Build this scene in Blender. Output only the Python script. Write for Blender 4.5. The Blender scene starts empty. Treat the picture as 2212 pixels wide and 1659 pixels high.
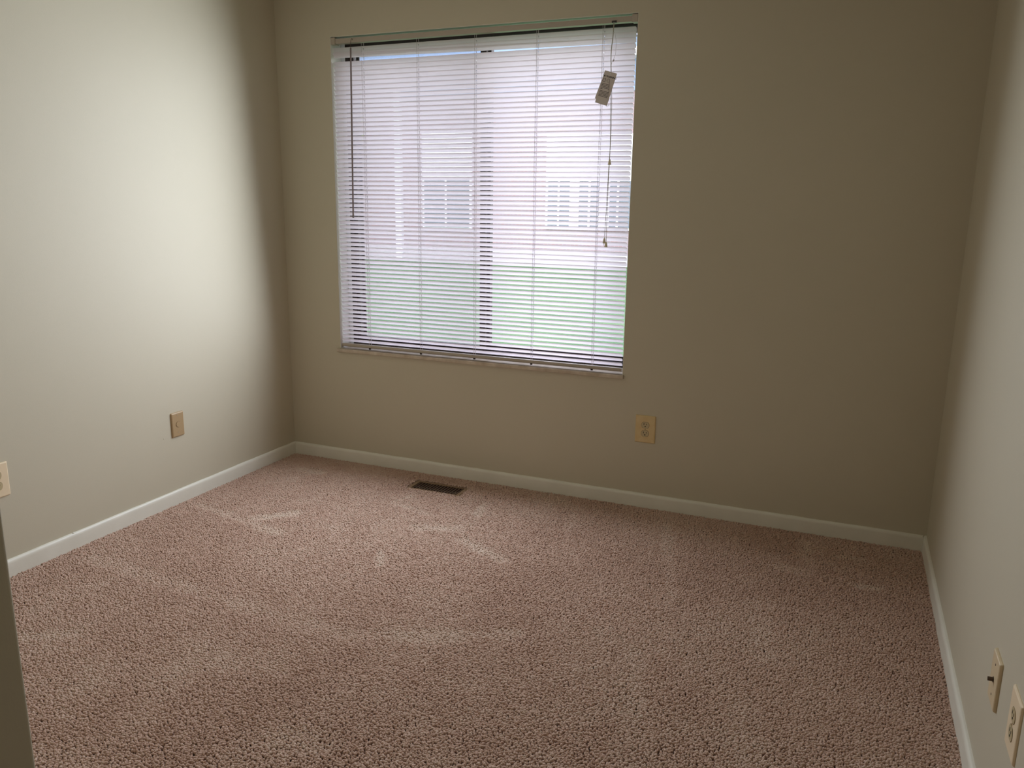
import bpy, bmesh, math, random
import numpy as np
from mathutils import Vector, Matrix
random.seed(7); rng = np.random.default_rng(11)
S = bpy.context.scene
COL = S.collection
PI = math.pi

# ------------------------------------------------------------------ camera
CAM = Vector((2.743, -3.465, 1.355))
cd = bpy.data.cameras.new('camera'); cam = bpy.data.objects.new('camera', cd); COL.objects.link(cam)
cd.sensor_width = 36.0; cd.lens = 1731.6 / 2212 * 36; cd.clip_start = 0.02; cd.clip_end = 300
M = (Matrix.Rotation(0.3955, 4, 'Z') @ Matrix.Rotation(-0.2204, 4, 'X') @ Matrix.Rotation(-0.0130, 4, 'Y')
     @ Matrix.Rotation(PI / 2, 4, 'X'))
cam.matrix_world = Matrix.Translation(CAM) @ M
S.camera = cam

# ------------------------------------------------------------------ sky, sun, exposure
S.view_settings.view_transform = 'Standard'; S.view_settings.look = 'None'
S.view_settings.gamma = 1.0; S.view_settings.use_curve_mapping = False
S.view_settings.exposure = 0.0
w = bpy.data.worlds.new('sky'); S.world = w; w.use_nodes = True
nt = w.node_tree; bg = nt.nodes['Background']
tc = nt.nodes.new('ShaderNodeTexCoord'); sx = nt.nodes.new('ShaderNodeSeparateXYZ')
rp = nt.nodes.new('ShaderNodeValToRGB')
nt.links.new(tc.outputs['Generated'], sx.inputs[0]); nt.links.new(sx.outputs['Z'], rp.inputs[0])
rp.color_ramp.elements[0].position = 0.0; rp.color_ramp.elements[0].color = (1.0, 0.965, 0.985, 1)
rp.color_ramp.elements[1].position = 0.8; rp.color_ramp.elements[1].color = (0.72, 0.78, 1.0, 1)
nt.links.new(rp.outputs[0], bg.inputs['Color']); bg.inputs['Strength'].default_value = 4.0
sd = bpy.data.lights.new('sun', 'SUN'); sd.energy = 1.5; sd.angle = 0.03; sd.color = (1.0, 0.95, 0.88)
sun = bpy.data.objects.new('sun', sd); COL.objects.link(sun)
sun.rotation_euler = Vector((-0.25, 0.62, -0.85)).to_track_quat('-Z', 'Y').to_euler()
sun.location = (0, -6, 9)
pl = bpy.data.lights.new('window_portal', 'AREA'); pl.shape = 'RECTANGLE'; pl.size = 1.56; pl.size_y = 1.58
pl.cycles.is_portal = True
po = bpy.data.objects.new('window_portal', pl); COL.objects.link(po); po.location = (1.08, 0.20, 1.37)
po.rotation_euler = (-PI / 2, 0, 0)
dl = bpy.data.lights.new('window_fill_light', 'AREA'); dl.shape = 'RECTANGLE'; dl.size = 1.48; dl.size_y = 1.44; dl.energy = 38
dl.color = (0.90, 0.97, 1.08)
do = bpy.data.objects.new('window_fill_light', dl); COL.objects.link(do); do.location = (1.08, -0.100, 1.365)
do.rotation_euler = (-PI / 2 + 0.09, 0, 0.0); dl.spread = math.radians(164); do.visible_camera = False      # added fill light inside the blind, unseen by the camera, boosts the daylight
S.cycles.max_bounces = 14; S.cycles.diffuse_bounces = 9; S.cycles.transparent_max_bounces = 16
S.cycles.glossy_bounces = 3; S.cycles.transmission_bounces = 8
S.cycles.caustics_reflective = False; S.cycles.caustics_refractive = False

# ------------------------------------------------------------------ materials
def mat(name, col, rough=0.6, spec=0.5, metal=0.0):
    m = bpy.data.materials.new(name); m.use_nodes = True
    b = m.node_tree.nodes['Principled BSDF']
    b.inputs['Base Color'].default_value = (*col, 1); b.inputs['Roughness'].default_value = rough
    b.inputs['Specular IOR Level'].default_value = spec; b.inputs['Metallic'].default_value = metal
    return m
def nz(m, scale, detail=4, rough=0.5, coords='Object', vec_scale=None):
    t = m.node_tree
    c = t.nodes.new('ShaderNodeTexCoord'); n = t.nodes.new('ShaderNodeTexNoise')
    n.inputs['Scale'].default_value = scale; n.inputs['Detail'].default_value = detail; n.inputs['Roughness'].default_value = rough
    if vec_scale:
        mp = t.nodes.new('ShaderNodeMapping'); mp.inputs['Scale'].default_value = vec_scale
        t.links.new(c.outputs[coords], mp.inputs[0]); t.links.new(mp.outputs[0], n.inputs['Vector'])
    else: t.links.new(c.outputs[coords], n.inputs['Vector'])
    return n
def vary(m, scale, c0, c1, lo=0.3, hi=0.7, **k):
    t = m.node_tree; n = nz(m, scale, **k); r = t.nodes.new('ShaderNodeValToRGB')
    r.color_ramp.elements[0].position = lo; r.color_ramp.elements[0].color = (*c0, 1)
    r.color_ramp.elements[1].position = hi; r.color_ramp.elements[1].color = (*c1, 1)
    t.links.new(n.outputs['Fac'], r.inputs[0]); t.links.new(r.outputs[0], t.nodes['Principled BSDF'].inputs['Base Color'])
    return m
def bump(m, scale, strength, dist=0.001, detail=3, vec_scale=None):
    t = m.node_tree; n = nz(m, scale, detail=detail, vec_scale=vec_scale); b = t.nodes.new('ShaderNodeBump')
    b.inputs['Strength'].default_value = strength; b.inputs['Distance'].default_value = dist
    t.links.new(n.outputs['Fac'], b.inputs['Height']); t.links.new(b.outputs[0], t.nodes['Principled BSDF'].inputs['Normal'])
    return m
WALLC = (0.54, 0.497, 0.383)
M_wall = bump(vary(mat('wall_paint', WALLC, 0.55, 0.35), 1.2, (0.53, 0.488, 0.375), (0.55, 0.506, 0.391)), 260, 0.25, 0.0006)
M_ceil = bump(mat('ceiling_paint', (0.52, 0.48, 0.39), 0.8, 0.2), 180, 0.5, 0.001)
M_trim = bump(vary(mat('trim_paint', (0.74, 0.72, 0.63), 0.38, 0.5), 9, (0.71, 0.69, 0.60), (0.76, 0.74, 0.65)), 60, 0.3, 0.0008, vec_scale=(1, 1, 3))
M_sill = bump(vary(mat('sill_paint', (0.5, 0.42, 0.32), 0.35, 0.5), 25, (0.42, 0.34, 0.25), (0.60, 0.52, 0.42)), 80, 0.2, 0.0005)
M_jamb = mat('jamb_paint', (0.80, 0.80, 0.76), 0.5, 0.3)
M_bronze = bump(mat('bronze_aluminium', (0.035, 0.026, 0.024), 0.4, 0.5), 300, 0.1, 0.0003)
M_vinyl = mat('white_vinyl_strip', (0.75, 0.78, 0.80), 0.5)
M_rail = bump(mat('blind_rail_paint', (0.42, 0.365, 0.30), 0.35, 0.5), 200, 0.05, 0.0003)
M_cord = mat('cord_white', (0.64, 0.60, 0.63), 0.8, 0.2)
M_pull = mat('pull_cord', (0.40, 0.38, 0.31), 0.8, 0.2)
M_tassel = mat('tassel_plastic', (0.78, 0.72, 0.55), 0.45)
M_wand = mat('wand_plastic', (0.24, 0.19, 0.20), 0.25, 0.6)
M_black = mat('dark_recess', (0.012, 0.008, 0.008), 0.7, 0.2)
M_clip = mat('rail_plug_plastic', (0.05, 0.035, 0.03), 0.5)
M_ivory = vary(mat('ivory_plastic', (0.66, 0.51, 0.28), 0.4, 0.5), 30, (0.62, 0.45, 0.22), (0.67, 0.53, 0.28))
M_ivory2 = mat('ivory_plastic_light', (0.78, 0.64, 0.44), 0.4, 0.5)
M_ivface = mat('ivory_receptacle', (0.50, 0.41, 0.24), 0.35, 0.5)
M_tan = mat('tan_plate', (0.40, 0.28, 0.15), 0.4, 0.5)
M_tan2 = mat('tan_plate_right', (0.62, 0.50, 0.32), 0.4, 0.5)
M_rim = mat('receptacle_seam', (0.20, 0.14, 0.07), 0.6)
M_screw = mat('screw_metal', (0.55, 0.48, 0.36), 0.35, 0.5, 0.6)
M_conn = mat('coax_metal', (0.10, 0.07, 0.05), 0.4, 0.5, 0.7)
M_reg = mat('register_brown', (0.24, 0.15, 0.085), 0.45, 0.5)
M_fin = mat('register_fin', (0.22, 0.16, 0.11), 0.5, 0.4)
M_card = mat('tag_card', (0.66, 0.60, 0.57), 0.8, 0.1)
M_ink = mat('print_ink', (0.02, 0.02, 0.025), 0.8, 0.1)
M_ink2 = mat('print_ink_pale', (0.08, 0.07, 0.07), 0.8, 0.1)
M_subfloor = mat('carpet_backing', (0.10, 0.055, 0.042), 0.95, 0.05)

def translucent(name, col, tcol, f):
    m = bpy.data.materials.new(name); m.use_nodes = True; t = m.node_tree; b = t.nodes['Principled BSDF']
    b.inputs['Base Color'].default_value = (*col, 1); b.inputs['Roughness'].default_value = 0.42
    b.inputs['Specular IOR Level'].default_value = 0.35
    tr = t.nodes.new('ShaderNodeBsdfTranslucent'); tr.inputs[0].default_value = (*tcol, 1)
    mx = t.nodes.new('ShaderNodeMixShader'); mx.inputs[0].default_value = f
    t.links.new(b.outputs[0], mx.inputs[1]); t.links.new(tr.outputs[0], mx.inputs[2])
    t.links.new(mx.outputs[0], t.nodes['Material Output'].inputs['Surface']); return m
M_slat = translucent('slat_vinyl', (0.80, 0.78, 0.79), (0.90, 0.84, 0.88), 0.55)

def see_through(name, tcol, f, other='gloss', ocol=(1, 1, 1)):
    m = bpy.data.materials.new(name); m.use_nodes = True; t = m.node_tree; t.nodes.remove(t.nodes['Principled BSDF'])
    a = t.nodes.new('ShaderNodeBsdfTransparent'); a.inputs[0].default_value = (*tcol, 1)
    b = t.nodes.new('ShaderNodeBsdfGlossy' if other == 'gloss' else 'ShaderNodeBsdfDiffuse'); b.inputs[0].default_value = (*ocol, 1)
    if other == 'gloss': b.inputs['Roughness'].default_value = 0.02
    mx = t.nodes.new('ShaderNodeMixShader'); mx.inputs[0].default_value = f
    t.links.new(a.outputs[0], mx.inputs[1]); t.links.new(b.outputs[0], mx.inputs[2])
    t.links.new(mx.outputs[0], t.nodes['Material Output'].inputs['Surface']); return m
M_glass = see_through('window_glass', (0.985, 0.985, 0.985), 0.03)
M_screen = see_through('insect_mesh', (1, 1, 1), 0.17, 'diffuse', (0.25, 0.27, 0.30))

# ------------------------------------------------------------------ mesh helpers
def link(name, me, m, parent=None):
    o = bpy.data.objects.new(name, me); COL.objects.link(o)
    if m and not me.materials: me.materials.append(m)
    if parent: o.parent = parent
    return o
def obj(name, bm, m, parent=None, smooth=False):
    me = bpy.data.meshes.new(name)
    bmesh.ops.recalc_face_normals(bm, faces=bm.faces[:])
    if smooth:
        for f in bm.faces: f.smooth = True
    bm.to_mesh(me); bm.free(); return link(name, me, m, parent)
def tag(o, label=None, cat=None, group=None, kind=None):
    if label: o['label'] = label
    if cat: o['category'] = cat
    if group: o['group'] = group
    if kind: o['kind'] = kind
    return o
def empty(name, loc, label, cat, rz=0, group=None):
    o = bpy.data.objects.new(name, None); COL.objects.link(o); o.location = loc; o.rotation_euler = (0, 0, rz)
    o.empty_display_size = 0.05
    return tag(o, label, cat, group)
def box(bm, x0, x1, y0, y1, z0, z1, bev=0, seg=2):
    vs = [bm.verts.new(p) for p in ((x0,y0,z0),(x1,y0,z0),(x1,y1,z0),(x0,y1,z0),(x0,y0,z1),(x1,y0,z1),(x1,y1,z1),(x0,y1,z1))]
    fs = [bm.faces.new([vs[i] for i in q]) for q in ((0,3,2,1),(4,5,6,7),(0,1,5,4),(1,2,6,5),(2,3,7,6),(3,0,4,7))]
    if bev:
        es = list({e for f in fs for e in f.edges}); bmesh.ops.bevel(bm, geom=es, offset=bev, segments=seg, affect='EDGES', profile=0.5)
    return bm
def B(*a, **k): return box(bmesh.new(), *a, **k)
def tube(bm, pts, r, n=6, cap=True):
    pts = [Vector(p) for p in pts]; rings = []
    for i, p in enumerate(pts):
        d = (pts[min(i+1, len(pts)-1)] - pts[max(i-1, 0)]).normalized()
        a = d.orthogonal().normalized() if not rings else (a - d * a.dot(d)).normalized()
        b = d.cross(a); rr = r[i] if isinstance(r, (list, tuple)) else r
        rings.append([bm.verts.new(p + (a * math.cos(2*PI*k/n) + b * math.sin(2*PI*k/n)) * rr) for k in range(n)])
    for A, C in zip(rings, rings[1:]):
        for k in range(n): bm.faces.new((A[k], A[(k+1) % n], C[(k+1) % n], C[k]))
    if cap: bm.faces.new(rings[0][::-1]); bm.faces.new(rings[-1])
    return bm
def ring(ax, outer, holes, t0, t1):
    """slab with rectangular holes: outer/holes = (u0,u1,v0,v1); ax = axis of the thickness"""
    us = sorted({outer[0], outer[1], *[h[i] for h in holes for i in (0, 1)]})
    vs = sorted({outer[2], outer[3], *[h[i] for h in holes for i in (2, 3)]})
    bm = bmesh.new()
    ug = [(a, b) for a, b in zip(us, us[1:])]; vg = [(a, b) for a, b in zip(vs, vs[1:])]
    def solid(i, j):
        if i < 0 or j < 0 or i >= len(ug) or j >= len(vg): return False
        cu = sum(ug[i]) / 2; cv = sum(vg[j]) / 2
        return not any(h[0] < cu < h[1] and h[2] < cv < h[3] for h in holes)
    cache = {}
    def V(u, v, t):
        k = (u, v, t)
        if k not in cache:
            cache[k] = bm.verts.new({'x': (t, u, v), 'y': (u, t, v), 'z': (u, v, t)}[ax])
        return cache[k]
    for i in range(len(ug)):
        for j in range(len(vg)):
            if not solid(i, j): continue
            (a, b), (c, d) = ug[i], vg[j]
            for t in (t0, t1): bm.faces.new((V(a, c, t), V(b, c, t), V(b, d, t), V(a, d, t)))
            for ok, p, q in ((solid(i-1, j), (a, c), (a, d)), (solid(i+1, j), (b, c), (b, d)), (solid(i, j-1), (a, c), (b, c)), (solid(i, j+1), (a, d), (b, d))):
                if not ok: bm.faces.new((V(*p, t0), V(*q, t0), V(*q, t1), V(*p, t1)))
    return bm
def structure(name, bm, m, label=None):
    o = obj(name, bm, m); tag(o, kind='structure')
    if label: o['label'] = label
    return o

# ------------------------------------------------------------------ room shell
W = 3.130; H = 2.44; YF = -2.90; TH = 0.12; YH = -4.70; XE = 1.885
WX0, WX1, WZ0, WZ1 = 0.3225, 1.838, 0.607, 2.131
VX0, VX1, VY0, VY1 = 0.838, 1.123, -0.230, -0.111
structure('wall_back', ring('y', (-0.12, W+0.12, -0.35, H+0.12), [(WX0, WX1, WZ0, WZ1)], 0.0, 0.19), M_wall, 'plain cream painted back wall around the window')
structure('wall_left', B(-0.12, 0, YF-TH, 0, -0.2, H), M_wall, 'plain cream painted left wall lit by the window')
structure('wall_right', B(W, W+0.12, YH-0.12, 0, -0.2, H), M_wall, 'plain cream painted wall at the right edge')
bm = B(0, XE, YF-TH, YF, -0.2, H)
es = [e for e in bm.edges if abs(e.verts[0].co.x-XE) < 1e-5 and abs(e.verts[1].co.x-XE) < 1e-5 and abs(e.verts[0].co.z-e.verts[1].co.z) > 1]
bmesh.ops.bevel(bm, geom=es, offset=0.005, segments=4, affect='EDGES', profile=0.5)
structure('wall_front', bm, M_wall, 'shaded end of the near partition wall at the left edge')
structure('wall_hall_left', B(0.95, 1.07, YH, YF-TH, -0.2, H), M_wall)
structure('wall_hall_back', B(0.95, W, YH-0.12, YH, -0.2, H), M_wall)
structure('ceiling', B(-0.12, W+0.12, YH-0.12, 0.0, H, H+0.12), M_ceil)
structure('floor', ring('z', (-0.12, W+0.12, YH-0.12, 0.0), [(VX0, VX1, VY0, VY1)], -0.2, -0.011), M_subfloor, 'pinkish brown carpeted floor backing')

def baseboard(name, a, b, nrm, label):
    """rounded-top board along a->b, nrm = direction into the room"""
    h, t = 0.063, 0.0115
    prof = [(0, -0.010), (t, -0.010), (t, h-0.016)] + [(t*math.cos(q)**0.8 if q < PI/2 else 0, h-0.016+0.016*math.sin(q)) for q in (PI/10, PI/5, PI*.3, PI*.4, PI/2)]
    a = Vector(a); b = Vector(b); n = Vector(nrm); bm = bmesh.new(); L = (b-a).length; N = max(2, int(L/0.05)); rows = []
    for i in range(N+1):
        p = a + (b-a)*i/N; wob = 0.0006*math.sin(i*0.9)+0.0005*math.sin(i*2.3+1)
        rows.append([bm.verts.new(p + n*(d + (wob if d > 0.005 else 0)) + Vector((0, 0, z + (wob*0.8 if z > 0.03 else 0)))) for d, z in prof])
    k = len(prof)
    for A, C in zip(rows, rows[1:]):
        for j in range(k): bm.faces.new((A[j], A[(j+1) % k], C[(j+1) % k], C[j]))
    bm.faces.new(rows[0]); bm.faces.new(rows[-1][::-1])
    o = structure(name, bm, M_trim, label)
    for p in o.data.polygons: p.use_smooth = True
    o.data.set_sharp_from_angle(angle=0.7)
    return o
baseboard('baseboard_back', (0.0118, 0, 0), (W-0.0118, 0, 0), (0, -1, 0), 'cream painted baseboard along the back wall')
bl = baseboard('baseboard_left', (0, 0, 0), (0, YF, 0), (1, 0, 0), 'cream painted baseboard along the left wall')
baseboard('baseboard_right', (W, 0, 0), (W, YH, 0), (-1, 0, 0), 'cream painted baseboard along the right wall')
baseboard('baseboard_front', (XE-0.02, YF, 0), (0.012, YF, 0), (0, 1, 0), 'cream painted baseboard behind the near partition')
# paint drip blob on the left baseboard, nail hole repair on left wall
bm = bmesh.new(); bmesh.ops.create_icosphere(bm, subdivisions=2, radius=0.004); bmesh.ops.scale(bm, verts=bm.verts, vec=(0.8, 1.3, 0.9))
bmesh.ops.translate(bm, verts=bm.verts, vec=(0.0045, -1.395, 0.0625)); obj('paint_blob', bm, M_trim, bl, True)
bm = bmesh.new(); bmesh.ops.create_icosphere(bm, subdivisions=2, radius=0.0022); bmesh.ops.scale(bm, verts=bm.verts, vec=(0.4, 1, 1.2))
bmesh.ops.translate(bm, verts=bm.verts, vec=(0.0004, -0.905, 0.318)); obj('wall_bump', bm, M_wall, bpy.data.objects['wall_left'], True)

# window jamb lining + sill
structure('trim_1', ring('y', (WX0-0.0005, WX1+0.0005, WZ0-0.0005, WZ1+0.0005), [(WX0+0.0015, WX1-0.0015, WZ0+0.0015, WZ1-0.0015)], 0.001, 0.085), M_jamb, 'white painted window reveal')
bm = B(WX0-0.016, WX1+0.006, -0.014, 0.0, 0.592, 0.6095, bev=0.003)
box(bm, WX0+0.002, WX1-0.002, -0.004, 0.090, 0.6000, 0.6093)
structure('trim_2', bm, M_sill, 'thin stained window sill under the blind')

# ------------------------------------------------------------------ window unit
win = bpy.data.objects.new('window_1', None); COL.objects.link(win); tag(win, 'dark bronze two-panel sliding window behind the blind', kind='structure')
fy0, fy1 = 0.088, 0.165
fx0, fx1, fz0, fz1 = WX0+0.0015, WX1-0.0015, 0.6095, WZ1-0.0015
bm = ring('y', (fx0+0.022, fx1, fz0, fz1), [(fx0+0.045, fx1-0.020, fz0+0.036, fz1-0.030)], fy0, fy1)
obj('frame', bm, M_bronze, win)
obj('vinyl_strip', B(fx0, fx0+0.022, fy0-0.001, fy1, fz0, fz1), M_vinyl, win)
MX = 1.098
def sash(x0, x1, y0, y1, sl, sr, cut=0.026):
    z0, z1 = fz0+0.032, fz1-0.022
    s = obj('sash', ring('y', (x0, x1, z0, z1), [(x0+sl, x1-sr, z0+cut, z1-cut)], y0, y1), M_bronze, win)
    obj('glass_pane', B(x0+sl-0.003, x1-sr+0.003, (y0+y1)/2-0.002, (y0+y1)/2+0.002, z0+cut-0.003, z1-cut+0.003), M_glass, s)
    return s
sash(fx0+0.024, MX+0.010, 0.098, 0.120, 0.040, 0.030)
sash(MX-0.004, fx1-0.004, 0.126, 0.148, 0.026, 0.018)
sc = obj('insect_screen', ring('y', (fx0+0.045, MX+0.020, fz0+0.034, fz1-0.024), [(fx0+0.060, MX+0.006, fz0+0.050, fz1-0.038)], 0.153, 0.160), M_bronze, win)
obj('screen_mesh', B(fx0+0.058, MX+0.008, 0.1562, 0.1568, fz0+0.048, fz1-0.036), M_screen, sc)
obj('latch', B(MX-0.006, MX+0.004, 0.088, 0.099, 1.32, 1.38, bev=0.002), M_bronze, win)

# ------------------------------------------------------------------ blind
bl = empty('window_blind', (0, 0, 0), 'white horizontal mini blind lowered over the window', 'blind')
def ap(x, z, y):
    """point at depth y behind the spot (x, z) of the wall face as seen from the room"""
    k = (y - CAM.y) / (0 - CAM.y); return Vector((CAM.x + (x - CAM.x)*k, y, CAM.z + (z - CAM.z)*k))
BY = 0.019
bx0, bx1 = 0.3275, 1.8285
LAD = [0.4975, 0.7968, 1.0935, 1.3920, 1.6905]
# headrail: open-topped U channel
bm = bmesh.new(); u = [(0.004, 2.1205), (0.004, 2.0990), (0.034, 2.0990), (0.034, 2.1060), (0.0325, 2.1060), (0.0325, 2.1005), (0.0055, 2.1005), (0.0055, 2.1205)]
a = [bm.verts.new((WX0+0.026, y, z)) for y, z in u]; b = [bm.verts.new((WX1-0.026, y, z)) for y, z in u]
for i in range(8): bm.faces.new((a[i], a[(i+1) % 8], b[(i+1) % 8], b[i]))
bm.faces.new(a[::-1]); bm.faces.new(b)
box(bm, WX0+0.026, WX1-0.026, 0.0028, 0.0055, 2.1180, 2.1205)
obj('headrail', bm, M_rail, bl)
for x0, x1 in ((WX0+0.002, WX0+0.027), (WX1-0.027, WX1-0.002)):
    obj('end_bracket', B(x0, x1, -0.0005, 0.037, 2.0955, 2.1265, bev=0.0012), M_rail, bl)
# slats: curved section, rounded ends, route holes at the ladders
def slat_mesh():
    wd, n = 0.0250, 6; bm = bmesh.new()
    xs = [bx0, bx0+0.002, bx0+0.006]
    for x in LAD: xs += [x-0.0016, x+0.0016]
    for a, b in zip([bx0+0.006]+[x+0.0016 for x in LAD], [x-0.0016 for x in LAD]+[bx1-0.006]): xs += [a+(b-a)*k/4 for k in (1, 2, 3)]
    xs = sorted(set(xs + [bx1-0.006, bx1-0.002, bx1])); g = []
    for x in xs:
        e = min(x-bx0, bx1-x); hw = wd/2 - (0.0045 if e < 0.001 else 0.0012 if e < 0.003 else 0)
        g.append([bm.verts.new((x, s*hw, -0.0019*(s*s)+0.0010)) for s in (-1, -0.66, -0.22, 0.22, 0.66, 1)])
    for i in range(len(xs)-1):
        for j in range(5):
            if j == 2 and any(abs((xs[i]+xs[i+1])/2-x) < 1e-4 for x in LAD): continue
            f = bm.faces.new((g[i][j], g[i+1][j], g[i+1][j+1], g[i][j+1])); f.smooth = True
    me = bpy.data.meshes.new('slat'); bm.to_mesh(me); bm.free(); me.materials.append(M_slat); return me
SM = slat_mesh(); PITCH = 0.0215
zt = 2.0725; NS = 67
for i in range(NS):
    z = zt - PITCH*i; T = 44 + rng.normal(0, 0.7); ry = rng.normal(0, 0.00015)
    if i == 0: T, z = 62, z-0.002
    if i == 1: T, z, ry = 58, z+0.001, 0.0010
    if i == 2: T, z, ry = 55, z+0.0095, 0.0118
    if 3 <= i < 30: T += 4.5*(1-(i-3)/27)
    o = bpy.data.objects.new('slat', SM); COL.objects.link(o); o.parent = bl
    # tilt: room edge up, far edge down
    R = Matrix.Translation(((bx0+bx1)/2, BY, z)) @ Matrix.Rotation(ry, 4, 'Y') @ Matrix.Rotation(math.radians(-T), 4, 'X') @ Matrix.Translation((-(bx0+bx1)/2, 0, 0))
    o.matrix_basis = R
# bottom rail with plugs
bm = B(bx0+0.001, bx1-0.001, 0.007, 0.031, 0.6205, 0.6365, bev=0.005, seg=3)
rail = obj('bottom_rail', bm, M_rail, bl, True)
for x in LAD: obj('rail_plug', tube(bmesh.new(), [(x-0.003, 0.012, 0.6225), (x-0.003, 0.012, 0.6145)], 0.0058, 10), M_clip, rail)
for x in (bx0+0.001, bx1-0.001):
    obj('end_cap', B(x-0.0015, x+0.0015, 0.0075, 0.0305, 0.6195, 0.6355, bev=0.001), M_rail, rail)
# ladders: front and back string, lift cord in the middle
for li, x in enumerate(LAD):
    bm = bmesh.new(); wob = lambda z: 0.0008*math.sin(z*9+li)
    zz = [0.636 + (2.099-0.636)*k/24 for k in range(25)]
    tube(bm, [(x-0.0045+wob(z), BY-0.0110, z) for z in zz], 0.00065, 5)
    tube(bm, [(x-0.0045+wob(z+.3), BY+0.0108, z) for z in zz], 0.00055, 5)
    for i in range(NS):   # rungs under the slats
        z = zt - PITCH*i; tube(bm, [(x-0.0045, BY-0.0105, z+0.0086), (x-0.0045, BY+0.0108, z-0.0098)], 0.0004, 4)
    obj('ladder_string', bm, M_cord, bl)
    if li in (0, 2, 4):
        obj('lift_cord', tube(bmesh.new(), [(x+0.0006, BY, z) for z in zz], 0.0007, 5), M_cord, bl)
    else:
        b0 = [(x+0.0006, BY, z) for z in zz if z > 0.72]
        obj('lift_cord', tube(bmesh.new(), b0, 0.0007, 5), M_cord, bl)
# wand and hook
wt, wb = ap(0.4385, 2.0745, -0.012), ap(0.4247, 1.2815, -0.014)
wd_ = obj('tilt_wand', tube(bmesh.new(), [wt, (wt+wb)/2, wb], 0.0040, 6), M_wand, bl)
obj('wand_tip', tube(bmesh.new(), [wb+Vector((0, 0, 0.012)), wb, wb-Vector((0, 0, 0.003))], [0.0042, 0.0048, 0.0030], 8), M_wand, wd_, True)
hk = [(wt.x+0.002, 0.004, 2.110), (wt.x+0.003, -0.004, 2.116), (wt.x+0.002, -0.010, 2.108), (wt.x-0.001, -0.012, 2.090), (wt.x, -0.013, 2.074), (wt.x+0.003, -0.010, 2.070)]
obj('wand_hook', tube(bmesh.new(), hk, 0.0011, 6), M_conn, bl)
# cord lock and pull cords
ct = ap(1.7345, 2.1005, -0.004)
obj('cord_lock', B(ct.x-0.010, ct.x+0.010, -0.002, 0.010, 2.0985, 2.1065, bev=0.001), M_clip, bl)
def path(pts, y): return [ap(x, z, y) for x, z in pts]
def smooth_path(pts, n=5):
    out = []; P = [pts[0]]+list(pts)+[pts[-1]]
    for i in range(1, len(P)-2):
        for k in range(n):
            t = k/n; a, b, c, d = P[i-1], P[i], P[i+1], P[i+2]
            out.append(0.5*((2*b)+(c-a)*t+(2*a-5*b+4*c-d)*t*t+(3*b-a-3*c+d)*t**3))
    out.append(pts[-1]); return out
s = 0.835
k1 = (2.0826*s, 1.8433*s); k2 = (2.0700*s, 1.4424*s); k3 = (2.0800*s, 1.4234*s)
cY = -0.012
pA = path([(1.7345, 2.100), (1.7320, 2.040), (1.7270, 1.985), (1.7285, 1.93), (1.7300, 1.90), (1.7330, 1.80), (1.7360, 1.70), (1.7385, 1.62), (k1[0], k1[1])], cY)
pB = path([(1.7365, 2.100), (1.7335, 2.040), (1.7285, 1.985), (1.7300, 1.93), (1.7335, 1.88), (1.7380, 1.80), (1.7400, 1.70), (1.7400, 1.62), (1.7385, 1.545), (1.7365, 1.40), (k3[0]+0.0005, k3[1])], cY-0.002)
pC = path([(1.7390, 1.60), (1.7365, 1.53), (1.7330, 1.38), (1.7300, 1.26), (k2[0], k2[1])], cY+0.002)
for p_ in (pA, pB, pC): obj('pull_cord', tube(bmesh.new(), smooth_path(p_), 0.00115, 6), M_pull, bl)
for (x, z), y in ((k1, cY), (k2, cY), (k3, cY-0.002)):
    c = ap(x, z, y); bm = tube(bmesh.new(), [c+Vector((0, 0, 0.0105)), c+Vector((0, 0, 0.008)), c-Vector((0, 0, 0.0105)), c-Vector((0, 0, 0.012))], [0.0028, 0.0040, 0.0074, 0.0064], 10)
    obj('cord_tassel', bm, M_tassel, bl, True)
c = ap(k2[0]-0.001, k2[1], cY)
obj('cord_end', tube(bmesh.new(), smooth_path([c-Vector((0, 0, 0.008)), c+Vector((-0.0005, 0, -0.016)), c+Vector((-0.0025, 0, -0.022))]), 0.0008, 5), M_pull, bl)

# ------------------------------------------------------------------ warning tag hanging on the cords
TY = -0.024
TL, TR, BR_, BL_ = ap(2.0401*s, 2.2915*s, TY), ap(2.1084*s, 2.2750*s, TY), ap(2.0813*s, 2.1140*s, TY-0.002), ap(2.0217*s, 2.1362*s, TY-0.002)
tg = empty('warning_tag', (TL+TR)/2, 'folded white paper warning tag hanging on the blind pull cords', 'tag')
org = (TL+TR)/2
ux = ((TR-TL)+(BR_-BL_))/2; uz = ((TL-BL_)+(TR-BR_))/2; tw = ux.length; thh = uz.length
ex = ux.normalized(); ez = (uz - ex*uz.dot(ex)).normalized(); en = ex.cross(ez).normalized()
if en.y > 0: en = -en
base = TL - org
def tp(u, v, d=0.0): return base + ex*(u*tw) - ez*(v*thh) + en*d     # u right 0..1, v down 0..1
def card(name, corners, t, parent):
    bm = bmesh.new(); f = [bm.verts.new(c) for c in corners]; b = [bm.verts.new(c - en*t) for c in corners]
    n = len(f); bm.faces.new(f); bm.faces.new(b[::-1])
    for i in range(n): bm.faces.new((f[i], b[i], b[(i+1) % n], f[(i+1) % n]))
    return obj(name, bm, M_card, parent)
front = card('card', [tp(0, 0), tp(1, 0), tp(1, 1), tp(0, 1)], 0.0005, tg)
card('rear_card', [tp(0.02, 0.03, -0.0025), tp(0.96, 0.03, -0.0025), tp(0.90, 0.86, -0.004), tp(-0.11, 0.89, -0.004), tp(-0.13, 0.84, -0.004)], 0.0005, tg)
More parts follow.
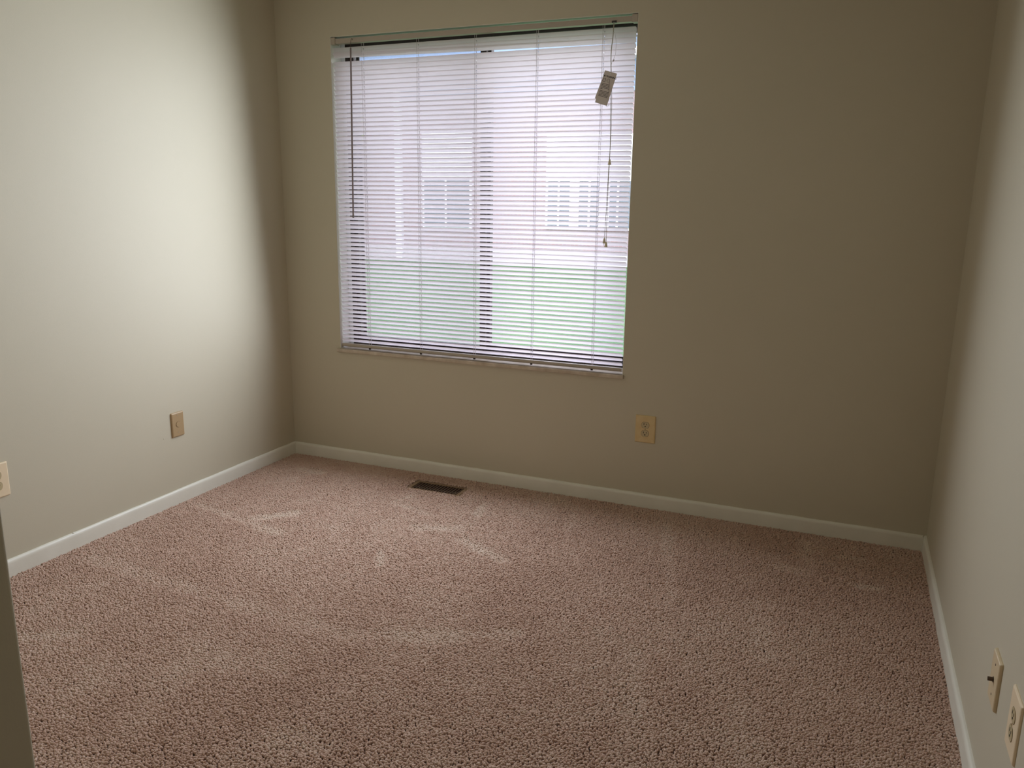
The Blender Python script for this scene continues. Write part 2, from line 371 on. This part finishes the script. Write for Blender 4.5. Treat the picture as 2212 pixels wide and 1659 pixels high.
def text(body, u, v, size, m, name, parent, wscale=1.0):
    cu = bpy.data.curves.new(name, 'FONT'); cu.body = body; cu.size = size; cu.extrude = 0.00006; cu.offset = 0.0002
    o = bpy.data.objects.new(name, cu); COL.objects.link(o); bpy.context.view_layer.update()
    me = bpy.data.meshes.new_from_object(o.evaluated_get(bpy.context.evaluated_depsgraph_get()))
    bpy.data.objects.remove(o); bpy.data.curves.remove(cu)
    for v_ in me.vertices:
        p = v_.co.copy(); v_.co = tp(u, v, 0.0003) + ex*p.x*wscale + ez*p.y + en*abs(p.z)
    return link(name, me, m, parent)
text('WARNING', 0.24, 0.175, 0.0098, M_ink, 'heading', front, 0.97)
bm = bmesh.new(); t3 = [tp(0.05, 0.175, 0.0004), tp(0.18, 0.175, 0.0004), tp(0.115, 0.115, 0.0004)]; t3b = [p - en*0.0003 for p in t3]
v1 = [bm.verts.new(p) for p in t3]; v2 = [bm.verts.new(p) for p in t3b]; bm.faces.new(v1); bm.faces.new(v2)
for i in range(3): bm.faces.new((v1[i], v1[(i+1) % 3], v2[(i+1) % 3], v2[i]))
obj('warning_triangle', bm, M_ink, front)
def strip(bm, u0, u1, v0, v1, d=0.0004):
    f = [bm.verts.new(tp(*q, d)) for q in ((u0, v0), (u1, v0), (u1, v1), (u0, v1))]; bm.faces.new(f)
    b = [bm.verts.new(tp(*q, 0.0001)) for q in ((u0, v0), (u1, v0), (u1, v1), (u0, v1))]
    for i in range(4): bm.faces.new((f[i], b[i], b[(i+1) % 4], f[(i+1) % 4]))
bm = bmesh.new()   # pictogram: window with blind, small dot, ring
for q in ((0.06, 0.09, 0.225, 0.33), (0.25, 0.28, 0.225, 0.33), (0.06, 0.28, 0.225, 0.235), (0.06, 0.28, 0.32, 0.33)): strip(bm, *q)
strip(bm, 0.35, 0.40, 0.255, 0.270)
pr = [tp(0.52+0.10*math.cos(q), 0.27+0.055*math.sin(q), 0.0003) for q in [k*PI/7 for k in range(15)]]
tube(bm, pr, 0.0004, 4); obj('pictogram', bm, M_ink2, front)
rows = [(0.38, .05, .66), (0.42, .06, .68), (0.46, .06, .72), (0.50, .07, .80), (0.54, .08, .26), (0.60, .08, .82), (0.64, .07, .84), (0.68, .08, .86), (0.72, .08, .88), (0.76, .09, .84)]
bm = bmesh.new()
for v, a, b in rows:
    u = a
    while u < b:
        l = random.uniform(0.04, 0.12); strip(bm, u, min(u+l, b), v, v+0.016, 0.00035); u += l+0.018
lines = obj('small_print', bm, M_ink2, front)
# fold: diagonal flap lifted off the card
card('folded_flap', [tp(0.56, 0.22, 0.0012), tp(0.985, 0.25, 0.0006), tp(0.985, 0.88, 0.0006), tp(0.84, 0.60, 0.003)], 0.0004, front)
bm = tube(bmesh.new(), smooth_path([tp(0.56, 0.22, 0.002), tp(0.72, 0.42, 0.003), tp(0.84, 0.60, 0.0035)]), 0.00055, 4)
obj('painted_fold_shadow', bm, M_ink2, front)  # dark tube along the flap edge stands in for the fold's shadow
hole = tp(0.52, 0.055, 0.0006)
obj('eyelet', tube(bmesh.new(), [hole, hole+en*0.0004], 0.0022, 10), M_vinyl, front)
q = lambda x, z: ap(x*s, z*s, TY+0.002) - org
sp = [hole, q(2.072, 2.312), q(2.079, 2.335), q(2.091, 2.362), q(2.094, 2.405), q(2.088, 2.45), q(2.0785, 2.470), q(2.0755, 2.44)]
obj('string', tube(bmesh.new(), smooth_path(sp), 0.0006, 5), M_cord, tg)
obj('knot', tube(bmesh.new(), [q(2.0815, 2.330), q(2.0835, 2.3355), q(2.086, 2.341)], [0.0012, 0.0030, 0.0010], 6), M_cord, tg, True)
sp = [tp(0.98, 0.80, -0.001), tp(1.07, 0.86, -0.001), tp(1.11, 0.93, 0), tp(1.09, 1.00, 0), tp(1.02, 1.03, 0), tp(0.93, 1.01, -0.001)]
obj('string', tube(bmesh.new(), smooth_path(sp), 0.0006, 5), M_cord, tg)

# ------------------------------------------------------------------ wall plates
def plate(w_, h_, t=0.0055, slope=0.004):
    bm = bmesh.new(); fr = [(-1, -1), (1, -1), (1, 1), (-1, 1)]
    def rr(w2, h2, y, r=0.003):
        out = []
        for sx_, sz_ in fr:
            a0 = {(-1, -1): PI, (1, -1): 1.5*PI, (1, 1): 0, (-1, 1): 0.5*PI}[(sx_, sz_)]
            for k in range(4):
                q = a0 + k*PI/6; out.append(bm.verts.new((sx_*(w2-r)+r*math.cos(q), y, sz_*(h2-r)+r*math.sin(q))))
        return out
    L = [rr(w_/2, h_/2, 0), rr(w_/2, h_/2, -t*0.35), rr(w_/2-slope*0.4, h_/2-slope*0.4, -t*0.8), rr(w_/2-slope, h_/2-slope, -t)]
    for A, C in zip(L, L[1:]):
        n = len(A)
        for i in range(n): bm.faces.new((A[i], A[(i+1) % n], C[(i+1) % n], C[i]))
    bm.faces.new(L[0][::-1]); bm.faces.new(L[-1]); return bm
def disc(x, z, y0, y1, r, n=16, clipz=None):
    bm = bmesh.new(); pts = []
    for k in range(n):
        a = 2*PI*(k+0.5)/n; zz = r*math.sin(a)
        if clipz: zz = max(-clipz, min(clipz, zz))
        pts.append((x+r*math.cos(a), z+zz))
    A = [bm.verts.new((p, y0, q)) for p, q in pts]; C = [bm.verts.new((p, y1, q)) for p, q in pts]
    for i in range(n): bm.faces.new((A[i], A[(i+1) % n], C[(i+1) % n], C[i]))
    bm.faces.new(A[::-1]); bm.faces.new(C); return bm
def outlet(loc, rz, w_, h_, m, mf, label):
    e = empty('wall_outlet', loc, label, 'outlet', rz)
    obj('plate', plate(w_, h_), m, e)
    for sg in (1, -1):
        zc = sg*0.0195
        rc = obj('receptacle', disc(0, zc, -0.004, -0.0068, 0.0172, 28, 0.0142), mf, e)
        obj('rim', ring_disc(0, zc, -0.0056, 0.0172, 0.0184, 0.0142), M_rim, rc)
        obj('slot', B(-0.0075, -0.0052, -0.0072, -0.006, zc+0.0005, zc+0.0085), M_black, rc)
        obj('slot', B(0.0052, 0.0073, -0.0072, -0.006, zc+0.001, zc+0.0075), M_black, rc)
        obj('slot', disc(0, zc-0.0062, -0.006, -0.0072, 0.0027, 12), M_black, rc)
    obj('screw', disc(0, 0, -0.005, -0.0064, 0.0027, 12), M_tan, e)
    return e
def ring_disc(x, z, y, r0, r1, clip):
    bm = bmesh.new(); n = 28; A = []; C = []
    for k in range(n):
        a = 2*PI*(k+0.5)/n
        A.append(bm.verts.new((x+r0*math.cos(a), y, z+max(-clip, min(clip, r0*math.sin(a))))))
        C.append(bm.verts.new((x+r1*math.cos(a), y, z+max(-clip-0.001, min(clip+0.001, r1*math.sin(a))))))
    for i in range(n): bm.faces.new((A[i], A[(i+1) % n], C[(i+1) % n], C[i]))
    return bm
outlet((1.9543, 0, 0.3695), 0, 0.0925, 0.1275, M_ivory, M_ivface, 'yellowed ivory duplex outlet on the back wall right of the window')
outlet((0, -1.6685, 0.3655), PI/2, 0.0905, 0.127, M_ivory2, M_ivface, 'pale ivory outlet cut off at the left edge of the photo')
outlet((W, -1.7820, 0.3620), -PI/2, 0.0885, 0.131, M_ivory2, M_ivface, 'pale ivory duplex outlet on the right wall at the photo edge')
# phone jack
e = empty('phone_jack', (0, -0.8225, 0.3655), 'tan plate with a small phone jack low on the left wall', 'wall plate', PI/2)
obj('plate', plate(0.0725, 0.1130, 0.0075, 0.0055), M_tan, e)
j = obj('jack', disc(0.0, 0.001, -0.006, -0.0095, 0.0125, 24), M_tan, e)
obj('rim', ring_disc(0, 0.001, -0.0077, 0.0125, 0.0136, 0.02), M_rim, j)
obj('jack_hole', B(-0.0025, 0.0075, -0.0094, -0.008, 0.004, 0.0115), M_black, j)
obj('jack_hole', B(0.000, 0.005, -0.0094, -0.008, 0.0005, 0.004), M_black, j)
for zc in (0.043, -0.036): obj('screw', disc(-0.002, zc, -0.0065, -0.0084, 0.0026, 12), M_screw, e)
# coax plate
e = empty('cable_jack', (W, -1.5740, 0.3380), 'tan plate with a dark cable connector low on the right wall', 'wall plate', -PI/2)
obj('plate', plate(0.0800, 0.1180, 0.0075, 0.0035), M_tan2, e)
c = obj('connector', tube(bmesh.new(), [(0, -0.006, 0.0), (0, -0.0085, 0), (0, -0.0087, 0), (0, -0.0185, 0)], [0.0068, 0.0068, 0.0048, 0.0048], 12), M_conn, e)
for zc in (0.036, -0.036): obj('screw', disc(0, zc, -0.0065, -0.0080, 0.0026, 12), M_conn, e)

# ------------------------------------------------------------------ floor register
e = empty('floor_register', ((VX0+VX1)/2, (VY0+VY1)/2, -0.0055), 'brown metal floor register sunk in the carpet by the back wall', 'floor vent')
hx, hy = (VX1-VX0)/2, (VY1-VY0)/2
obj('frame', ring('z', (-hx+0.001, hx-0.001, -hy+0.001, hy-0.001), [(-hx+0.019, hx-0.019, -hy+0.014, hy-0.014)], -0.004, 0.0), M_reg, e)
fb = B(-0.0009, 0.0009, -hy+0.014, hy-0.014, -0.0045, -0.0006); fm = bpy.data.meshes.new('fin'); fb.to_mesh(fm); fb.free(); fm.materials.append(M_fin)
NF = 16
for k in range(NF):
    o = bpy.data.objects.new('fin', fm); COL.objects.link(o); o.parent = e
    o.location = (-hx+0.019 + (k+0.5)*(2*hx-0.038)/NF, 0, 0); o.rotation_euler = (0, 0, 0)
obj('cross_bar', B(-hx+0.018, hx-0.018, -0.0015, 0.0015, -0.012, -0.010), M_fin, e)
obj('damper', B(-hx+0.015, hx-0.015, -hy+0.010, hy-0.010, -0.060, -0.057), M_black, e)
obj('lever', B(hx-0.030, hx-0.026, -hy+0.018, -hy+0.030, -0.006, 0.004), M_fin, e)

# ------------------------------------------------------------------ carpet pile (tufts instanced on a point cloud mesh)
M_pile = mat('carpet_yarn', (0.4, 0.27, 0.23), 0.95, 0.05)
t = M_pile.node_tree; b = t.nodes['Principled BSDF']
b.inputs['Sheen Weight'].default_value = 0.15; b.inputs['Sheen Roughness'].default_value = 0.5
at = t.nodes.new('ShaderNodeAttribute'); at.attribute_type = 'INSTANCER'; at.attribute_name = 'shade'
cr = t.nodes.new('ShaderNodeValToRGB'); t.links.new(at.outputs['Fac'], cr.inputs[0])
CR = cr.color_ramp; CR.elements[0].position = 0.0; CR.elements[0].color = (0.35, 0.212, 0.158, 1)
CR.elements[1].position = 1.0; CR.elements[1].color = (0.71, 0.60, 0.50, 1)
q_ = CR.elements.new(0.45); q_.color = (0.55, 0.380, 0.302, 1)
t.links.new(cr.outputs[0], b.inputs['Base Color'])
def tuft():
    bm = bmesh.new(); n = 6; R_ = []
    for z, r, ox in ((0.0, 0.0026, 0), (0.005, 0.0035, 0.0), (0.0098, 0.0038, 0.0006), (0.0125, 0.0029, 0.0012)):
        R_.append([bm.verts.new((ox+r*math.cos(2*PI*k/n+z*90), r*0.85*math.sin(2*PI*k/n+z*90), z)) for k in range(n)])
    for A, C in zip(R_, R_[1:]):
        for k in range(n): bm.faces.new((A[k], A[(k+1) % n], C[(k+1) % n], C[k]))
    tip = bm.verts.new((0.0014, 0, 0.0138))
    for k in range(n): bm.faces.new((R_[-1][k], R_[-1][(k+1) % n], tip))
    for f in bm.faces: f.smooth = True
    me = bpy.data.meshes.new('tuft'); bm.to_mesh(me); bm.free(); me.materials.append(M_pile); return me
sp_ = 0.0053
gx, gy = np.meshgrid(np.arange(0.004, W-0.003, sp_), np.arange(-4.2, -0.003, sp_))
gx = gx + (np.arange(gx.shape[0]) % 2)[:, None]*sp_/2
P = np.stack([gx.ravel(), gy.ravel()], 1) + rng.uniform(-0.0021, 0.0021, (gx.size, 2))
ok = (P[:, 0] > 0.008) & (P[:, 0] < W-0.008) & (P[:, 1] < -0.010)
ok &= ~((P[:, 0] > VX0-0.003) & (P[:, 0] < VX1+0.003) & (P[:, 1] > VY0-0.003) & (P[:, 1] < VY1+0.003))
ok &= ~((P[:, 0] < XE+0.003) & (P[:, 1] > YF-TH-0.003) & (P[:, 1] < YF+0.003))
ok &= ~((P[:, 0] < 1.074) & (P[:, 1] < YF))
P = P[ok]; n = len(P)
def vnoise(p, sc_, seed):          # smooth value noise
    r = np.random.default_rng(seed); G = r.random((64, 64)); q = p*sc_ + 7.3
    i = np.floor(q).astype(int); f = q-i; f = f*f*(3-2*f)
    g = lambda a, c: G[(i[:, 0]+a) % 64, (i[:, 1]+c) % 64]
    return (g(0, 0)*(1-f[:, 0])+g(1, 0)*f[:, 0])*(1-f[:, 1])+(g(0, 1)*(1-f[:, 0])+g(1, 1)*f[:, 0])*f[:, 1]
def fb(p, sc_, seed): return (vnoise(p, sc_, seed)+0.5*vnoise(p, sc_*2.1, seed+1)+0.25*vnoise(p, sc_*4.3, seed+2))/1.75-0.5
# strokes left by the vacuum cleaner and feet: pile pressed flat (floor coordinates, width, strength)
STROKES = [
    ((0.09, -0.82), (0.63, -0.94), 0.04, 0.6),
    ((0.43, -0.85), (0.56, -0.72), 0.045, 1.0),
    ((1.14, -0.65), (1.3, -0.58), 0.05, 0.6),
    ((1.3, -0.41), (1.28, -0.26), 0.03, 0.7),
    ((1.37, -0.68), (1.59, -0.78), 0.045, 0.8),
    ((1.12, -0.92), (1.18, -1.02), 0.03, 0.9),
    ((0.15, -1.43), (0.82, -1.48), 0.055, 0.5),
    ((0.82, -1.48), (1.17, -1.51), 0.055, 0.5),
    ((1.17, -1.51), (1.37, -1.5), 0.055, 0.5),
    ((1.37, -1.5), (1.83, -1.31), 0.055, 0.5),
    ((0.88, -0.42), (0.92, -0.32), 0.02, 0.7),
    ((2.68, -0.11), (2.71, -0.38), 0.04, 0.5),
    ((2.61, -0.41), (2.69, -0.41), 0.06, 0.6),
    ((2.79, -0.21), (2.89, -0.19), 0.03, 0.7),
    ((2.89, -0.45), (2.95, -0.44), 0.035, 1.0),
    ((2.1, -0.16), (2.27, -0.83), 0.03, 0.4),
    ((1.7, -0.22), (1.76, -0.48), 0.03, 0.4),
    ((1.08, -2.08), (1.02, -1.81), 0.09, 0.35),
    ((1.02, -1.81), (1.26, -1.73), 0.09, 0.35),
    ((1.49, -2.01), (1.61, -1.97), 0.06, 0.4),
    ((1.0, -2.32), (1.15, -2.28), 0.1, 0.4),
    ((1.8, -1.28), (1.86, -1.27), 0.035, 0.9),
    ((2.24, -1.21), (2.35, -1.72), 0.05, 0.25),
    ((2.54, -1.29), (2.61, -1.61), 0.08, 0.3),
    ((0.2, -0.22), (0.33, -0.23), 0.04, 0.6),
    ((0.89, -0.44), (1.11, -0.49), 0.025, 0.5),
    ((2.56, -0.73), (2.62, -1.09), 0.06, 0.35),
    ((0.45, -1.93), (0.55, -1.86), 0.05, 0.5),]
press = np.zeros(n)
for (ax, ay), (bx_, by_), wd2, st in STROKES:
    A = np.array([ax, ay]); D = np.array([bx_-ax, by_-ay]); tt = np.clip(((P-A)@D)/(D@D), 0, 1)
    dd = np.hypot(*(P-A-tt[:, None]*D).T) + 0.05*fb(P, 9, 31)*min(1, wd2/0.05)
    press = np.maximum(press, st*np.clip(1-(dd/wd2)**2, 0, 1))
lay = fb(P, 2.2, 3); lay2 = fb(P*np.array([1.0, 0.35]), 5.0, 9)
ang = 2.4*fb(P, 1.6, 21)*2 + rng.normal(0, 1.0, n) - 1.2
tl = np.abs(rng.normal(0.34, 0.16, n)) + 0.25*press
scl = rng.uniform(0.82, 1.22, n); szz = rng.uniform(0.72, 1.02, n)*(1-0.22*press)
shade = np.clip(0.45 + rng.normal(0, 0.08, n) + 0.27*press + 0.26*lay + 0.16*lay2 + 0.14*fb(P, 14, 40), 0, 1)
me = bpy.data.meshes.new('carpet_pile'); me.vertices.add(n)
co = np.zeros((n, 3), np.float32); co[:, :2] = P; co[:, 2] = -0.0118; me.vertices.foreach_set('co', co.ravel())
# euler: lean about Y by tl, then turn about Z by ang
rot = np.stack([np.zeros(n), tl, ang], 1).astype(np.float32)
a_ = me.attributes.new('rot', 'FLOAT_VECTOR', 'POINT'); a_.data.foreach_set('vector', rot.ravel())
a_ = me.attributes.new('scl', 'FLOAT_VECTOR', 'POINT'); a_.data.foreach_set('vector', np.stack([scl, scl, szz], 1).astype(np.float32).ravel())
a_ = me.attributes.new('shade', 'FLOAT', 'POINT'); a_.data.foreach_set('value', shade.astype(np.float32))
pile = link('carpet_pile', me, M_pile); tag(pile, 'pinkish brown cut pile carpet covering the whole floor', 'carpet', kind='stuff')
tuft_me = tuft()
g = bpy.data.node_groups.new('pile_nodes', 'GeometryNodeTree')
g.interface.new_socket('Geometry', in_out='INPUT', socket_type='NodeSocketGeometry'); g.interface.new_socket('Geometry', in_out='OUTPUT', socket_type='NodeSocketGeometry')
N = g.nodes; gi = N.new('NodeGroupInput'); go = N.new('NodeGroupOutput'); ip = N.new('GeometryNodeInstanceOnPoints')
tob = bpy.data.objects.new('tuft', tuft_me)       # unlinked source, used only by the nodes
oi = N.new('GeometryNodeObjectInfo'); oi.inputs['Object'].default_value = tob
def na(nm, ty='FLOAT_VECTOR'):
    x = N.new('GeometryNodeInputNamedAttribute'); x.data_type = ty; x.inputs['Name'].default_value = nm; return x.outputs['Attribute']
er = N.new('FunctionNodeEulerToRotation')
g.links.new(na('rot'), er.inputs[0]); g.links.new(er.outputs[0], ip.inputs['Rotation']); g.links.new(na('scl'), ip.inputs['Scale'])
g.links.new(gi.outputs[0], ip.inputs['Points']); g.links.new(oi.outputs['Geometry'], ip.inputs['Instance']); g.links.new(ip.outputs[0], go.inputs[0])
md = pile.modifiers.new('pile', 'NODES'); md.node_group = g

# ------------------------------------------------------------------ outside
GZ = -0.42
M_lawn = bump(vary(mat('lawn_grass', (0.10, 0.18, 0.09), 0.9, 0.1), 0.8, (0.08, 0.15, 0.07), (0.13, 0.21, 0.10)), 30, 0.8, 0.03)
M_brick = mat('pink_brick', (0.45, 0.30, 0.28), 0.85, 0.2)
t = M_brick.node_tree; bt = t.nodes.new('ShaderNodeTexBrick'); c_ = t.nodes.new('ShaderNodeTexCoord'); mp = t.nodes.new('ShaderNodeMapping')
mp.inputs['Rotation'].default_value = (PI/2, 0, 0); t.links.new(c_.outputs['Object'], mp.inputs[0]); t.links.new(mp.outputs[0], bt.inputs['Vector'])
bt.inputs['Scale'].default_value = 4.0; bt.inputs['Color1'].default_value = (0.36, 0.25, 0.25, 1); bt.inputs['Color2'].default_value = (0.32, 0.26, 0.29, 1); bt.inputs['Mortar'].default_value = (0.44, 0.41, 0.42, 1)
t.links.new(bt.outputs[0], t.nodes['Principled BSDF'].inputs['Base Color'])
M_siding = mat('blue_grey_siding', (0.26, 0.36, 0.56), 0.7); M_white = mat('white_trim', (0.85, 0.87, 0.90), 0.6)
M_shade = mat('white_window_shade', (0.88, 0.90, 0.92), 0.7); M_dglass = mat('far_glass', (0.10, 0.14, 0.18), 0.08, 0.8)
M_shingle = vary(mat('roof_shingle', (0.2, 0.2, 0.22), 0.9), 6, (0.16, 0.16, 0.18), (0.26, 0.26, 0.28))
M_bark = vary(mat('bark', (0.12, 0.09, 0.07), 0.9), 12, (0.08, 0.06, 0.045), (0.16, 0.12, 0.09))
M_leaf = vary(mat('leaf', (0.40, 0.42, 0.06), 0.7), 3, (0.22, 0.33, 0.05), (0.55, 0.50, 0.08))
o = structure('lawn', B(-60, 40, 0.19, 70, GZ-0.3, GZ), M_lawn, 'green lawn outside the window')
hb = empty('neighbour_building', (-8, 20, GZ), 'pink brick building across the lawn seen through the blind gaps', 'building')
def pb(name, m, x0, x1, y0, y1, z0, z1, parent=hb, bev=0): return obj(name, B(x0+8, x1+8, y0-20, y1-20, z0-GZ, z1-GZ, bev=bev), m, parent)
pb('wall', M_brick, -20, 6, 20, 28, GZ, 5.4)
pb('siding_band', M_siding, -11.2, 6, 19.93, 20, 4.55, 5.4)
pb('fascia', M_siding, -20.4, 6.4, 19.4, 19.6, 5.62, 5.92); pb('soffit', M_white, -20.4, 6.4, 19.4, 20.3, 5.4, 5.62)
bm = bmesh.new(); vs = [bm.verts.new(p) for p in ((-12.5, -0.7, 6.3), (14.5, -0.7, 6.3), (14.5, 8.7, 6.3), (-12.5, 8.7, 6.3), (-10, 4, 7.6), (12, 4, 7.6))]
for q in ((0, 1, 5, 4), (1, 2, 5), (2, 3, 4, 5), (3, 0, 4), (0, 3, 2, 1)): bm.faces.new([vs[i] for i in q])
obj('roof', bm, M_shingle, hb)
pb('corner_post', M_white, -11.22, -11.0, 19.85, 20, GZ, 5.4)
pb('foundation', mat('concrete', (0.5, 0.48, 0.5), 0.9), -20, 6, 19.95, 20, GZ, GZ+0.35)
def far_window(x0, x1, z0, zm, z1, posts):
    f = pb('window', M_white, x0-0.08, x1+0.08, 19.93, 20.0, z0-0.08, z1+0.08)
    pb('pane', M_dglass, x0, x1, 19.91, 19.94, z0, zm, f); pb('window_shade', M_shade, x0, x1, 19.90, 19.94, zm, z1, f)
    for a, b_ in posts: pb('mullion', M_white, a, b_, 19.86, 19.94, z0, z1 if b_-a > .1 else zm, f)
far_window(-10.17, -8.57, 0.62, 2.14, 3.54, [(-9.40, -9.34)])
far_window(-5.92, -3.0, 0.72, 2.06, 3.30, [(-5.59, -5.54), (-5.21, -4.92), (-4.63, -4.57), (-4.30, -3.98), (-3.76, -3.70)])
far_window(-1.2, 1.6, 0.72, 2.06, 3.30, [(-0.2, 0.1)])
far_window(-16.5, -14.6, 0.72, 2.06, 3.30, [(-15.6, -15.5)])
# steps by the lawn edge
stp = obj('garden_step', B(-1.4, 0, 0, 0.9, 0, 0.28, bev=0.02), mat('step_concrete', (0.62, 0.58, 0.60), 0.9)); stp.location = (-12.9, 18.9, GZ)
tag(stp, 'pale concrete step at the foot of the far brick building', 'step')
# tree
tr = empty('yard_tree', (-12.6, 18.2, GZ), 'leafy yellow green tree at the left beside the far brick building', 'tree')
obj('trunk', tube(bmesh.new(), [(0, 0, -0.05), (0.05, 0, 1.6), (-0.05, 0.1, 3.2), (0.1, 0, 5.2)], [0.16, 0.12, 0.09, 0.03], 10), M_bark, tr, True)
for k in range(5):
    a = k*1.3; z = 2.4+0.5*k
    obj('branch', tube(bmesh.new(), [(0, 0, z), (0.5*math.cos(a), 0.5*math.sin(a), z+0.5), (0.9*math.cos(a), 0.9*math.sin(a), z+1.1)], [0.05, 0.035, 0.012], 7), M_bark, tr, True)
nl = 5000; d = rng.normal(0, 1, (nl, 3)); d /= np.linalg.norm(d, axis=1)[:, None]
c3 = d*(rng.uniform(0.2, 1, nl)**0.5)[:, None]*np.array([1.15, 1.0, 2.1]) + np.array([0, 0, 4.3])
vv = []; ff = []
for i in range(nl):
    a = Vector(rng.normal(0, 1, 3)).normalized(); b2 = a.orthogonal().normalized()*0.035; a = a*0.06; c0 = Vector(c3[i]); k = len(vv)
    vv += [c0-a, c0+b2, c0+a, c0-b2]; ff.append((k, k+1, k+2, k+3))
me = bpy.data.meshes.new('foliage'); me.from_pydata([tuple(v) for v in vv], [], ff); tag(link('foliage', me, M_leaf, tr), kind='stuff')
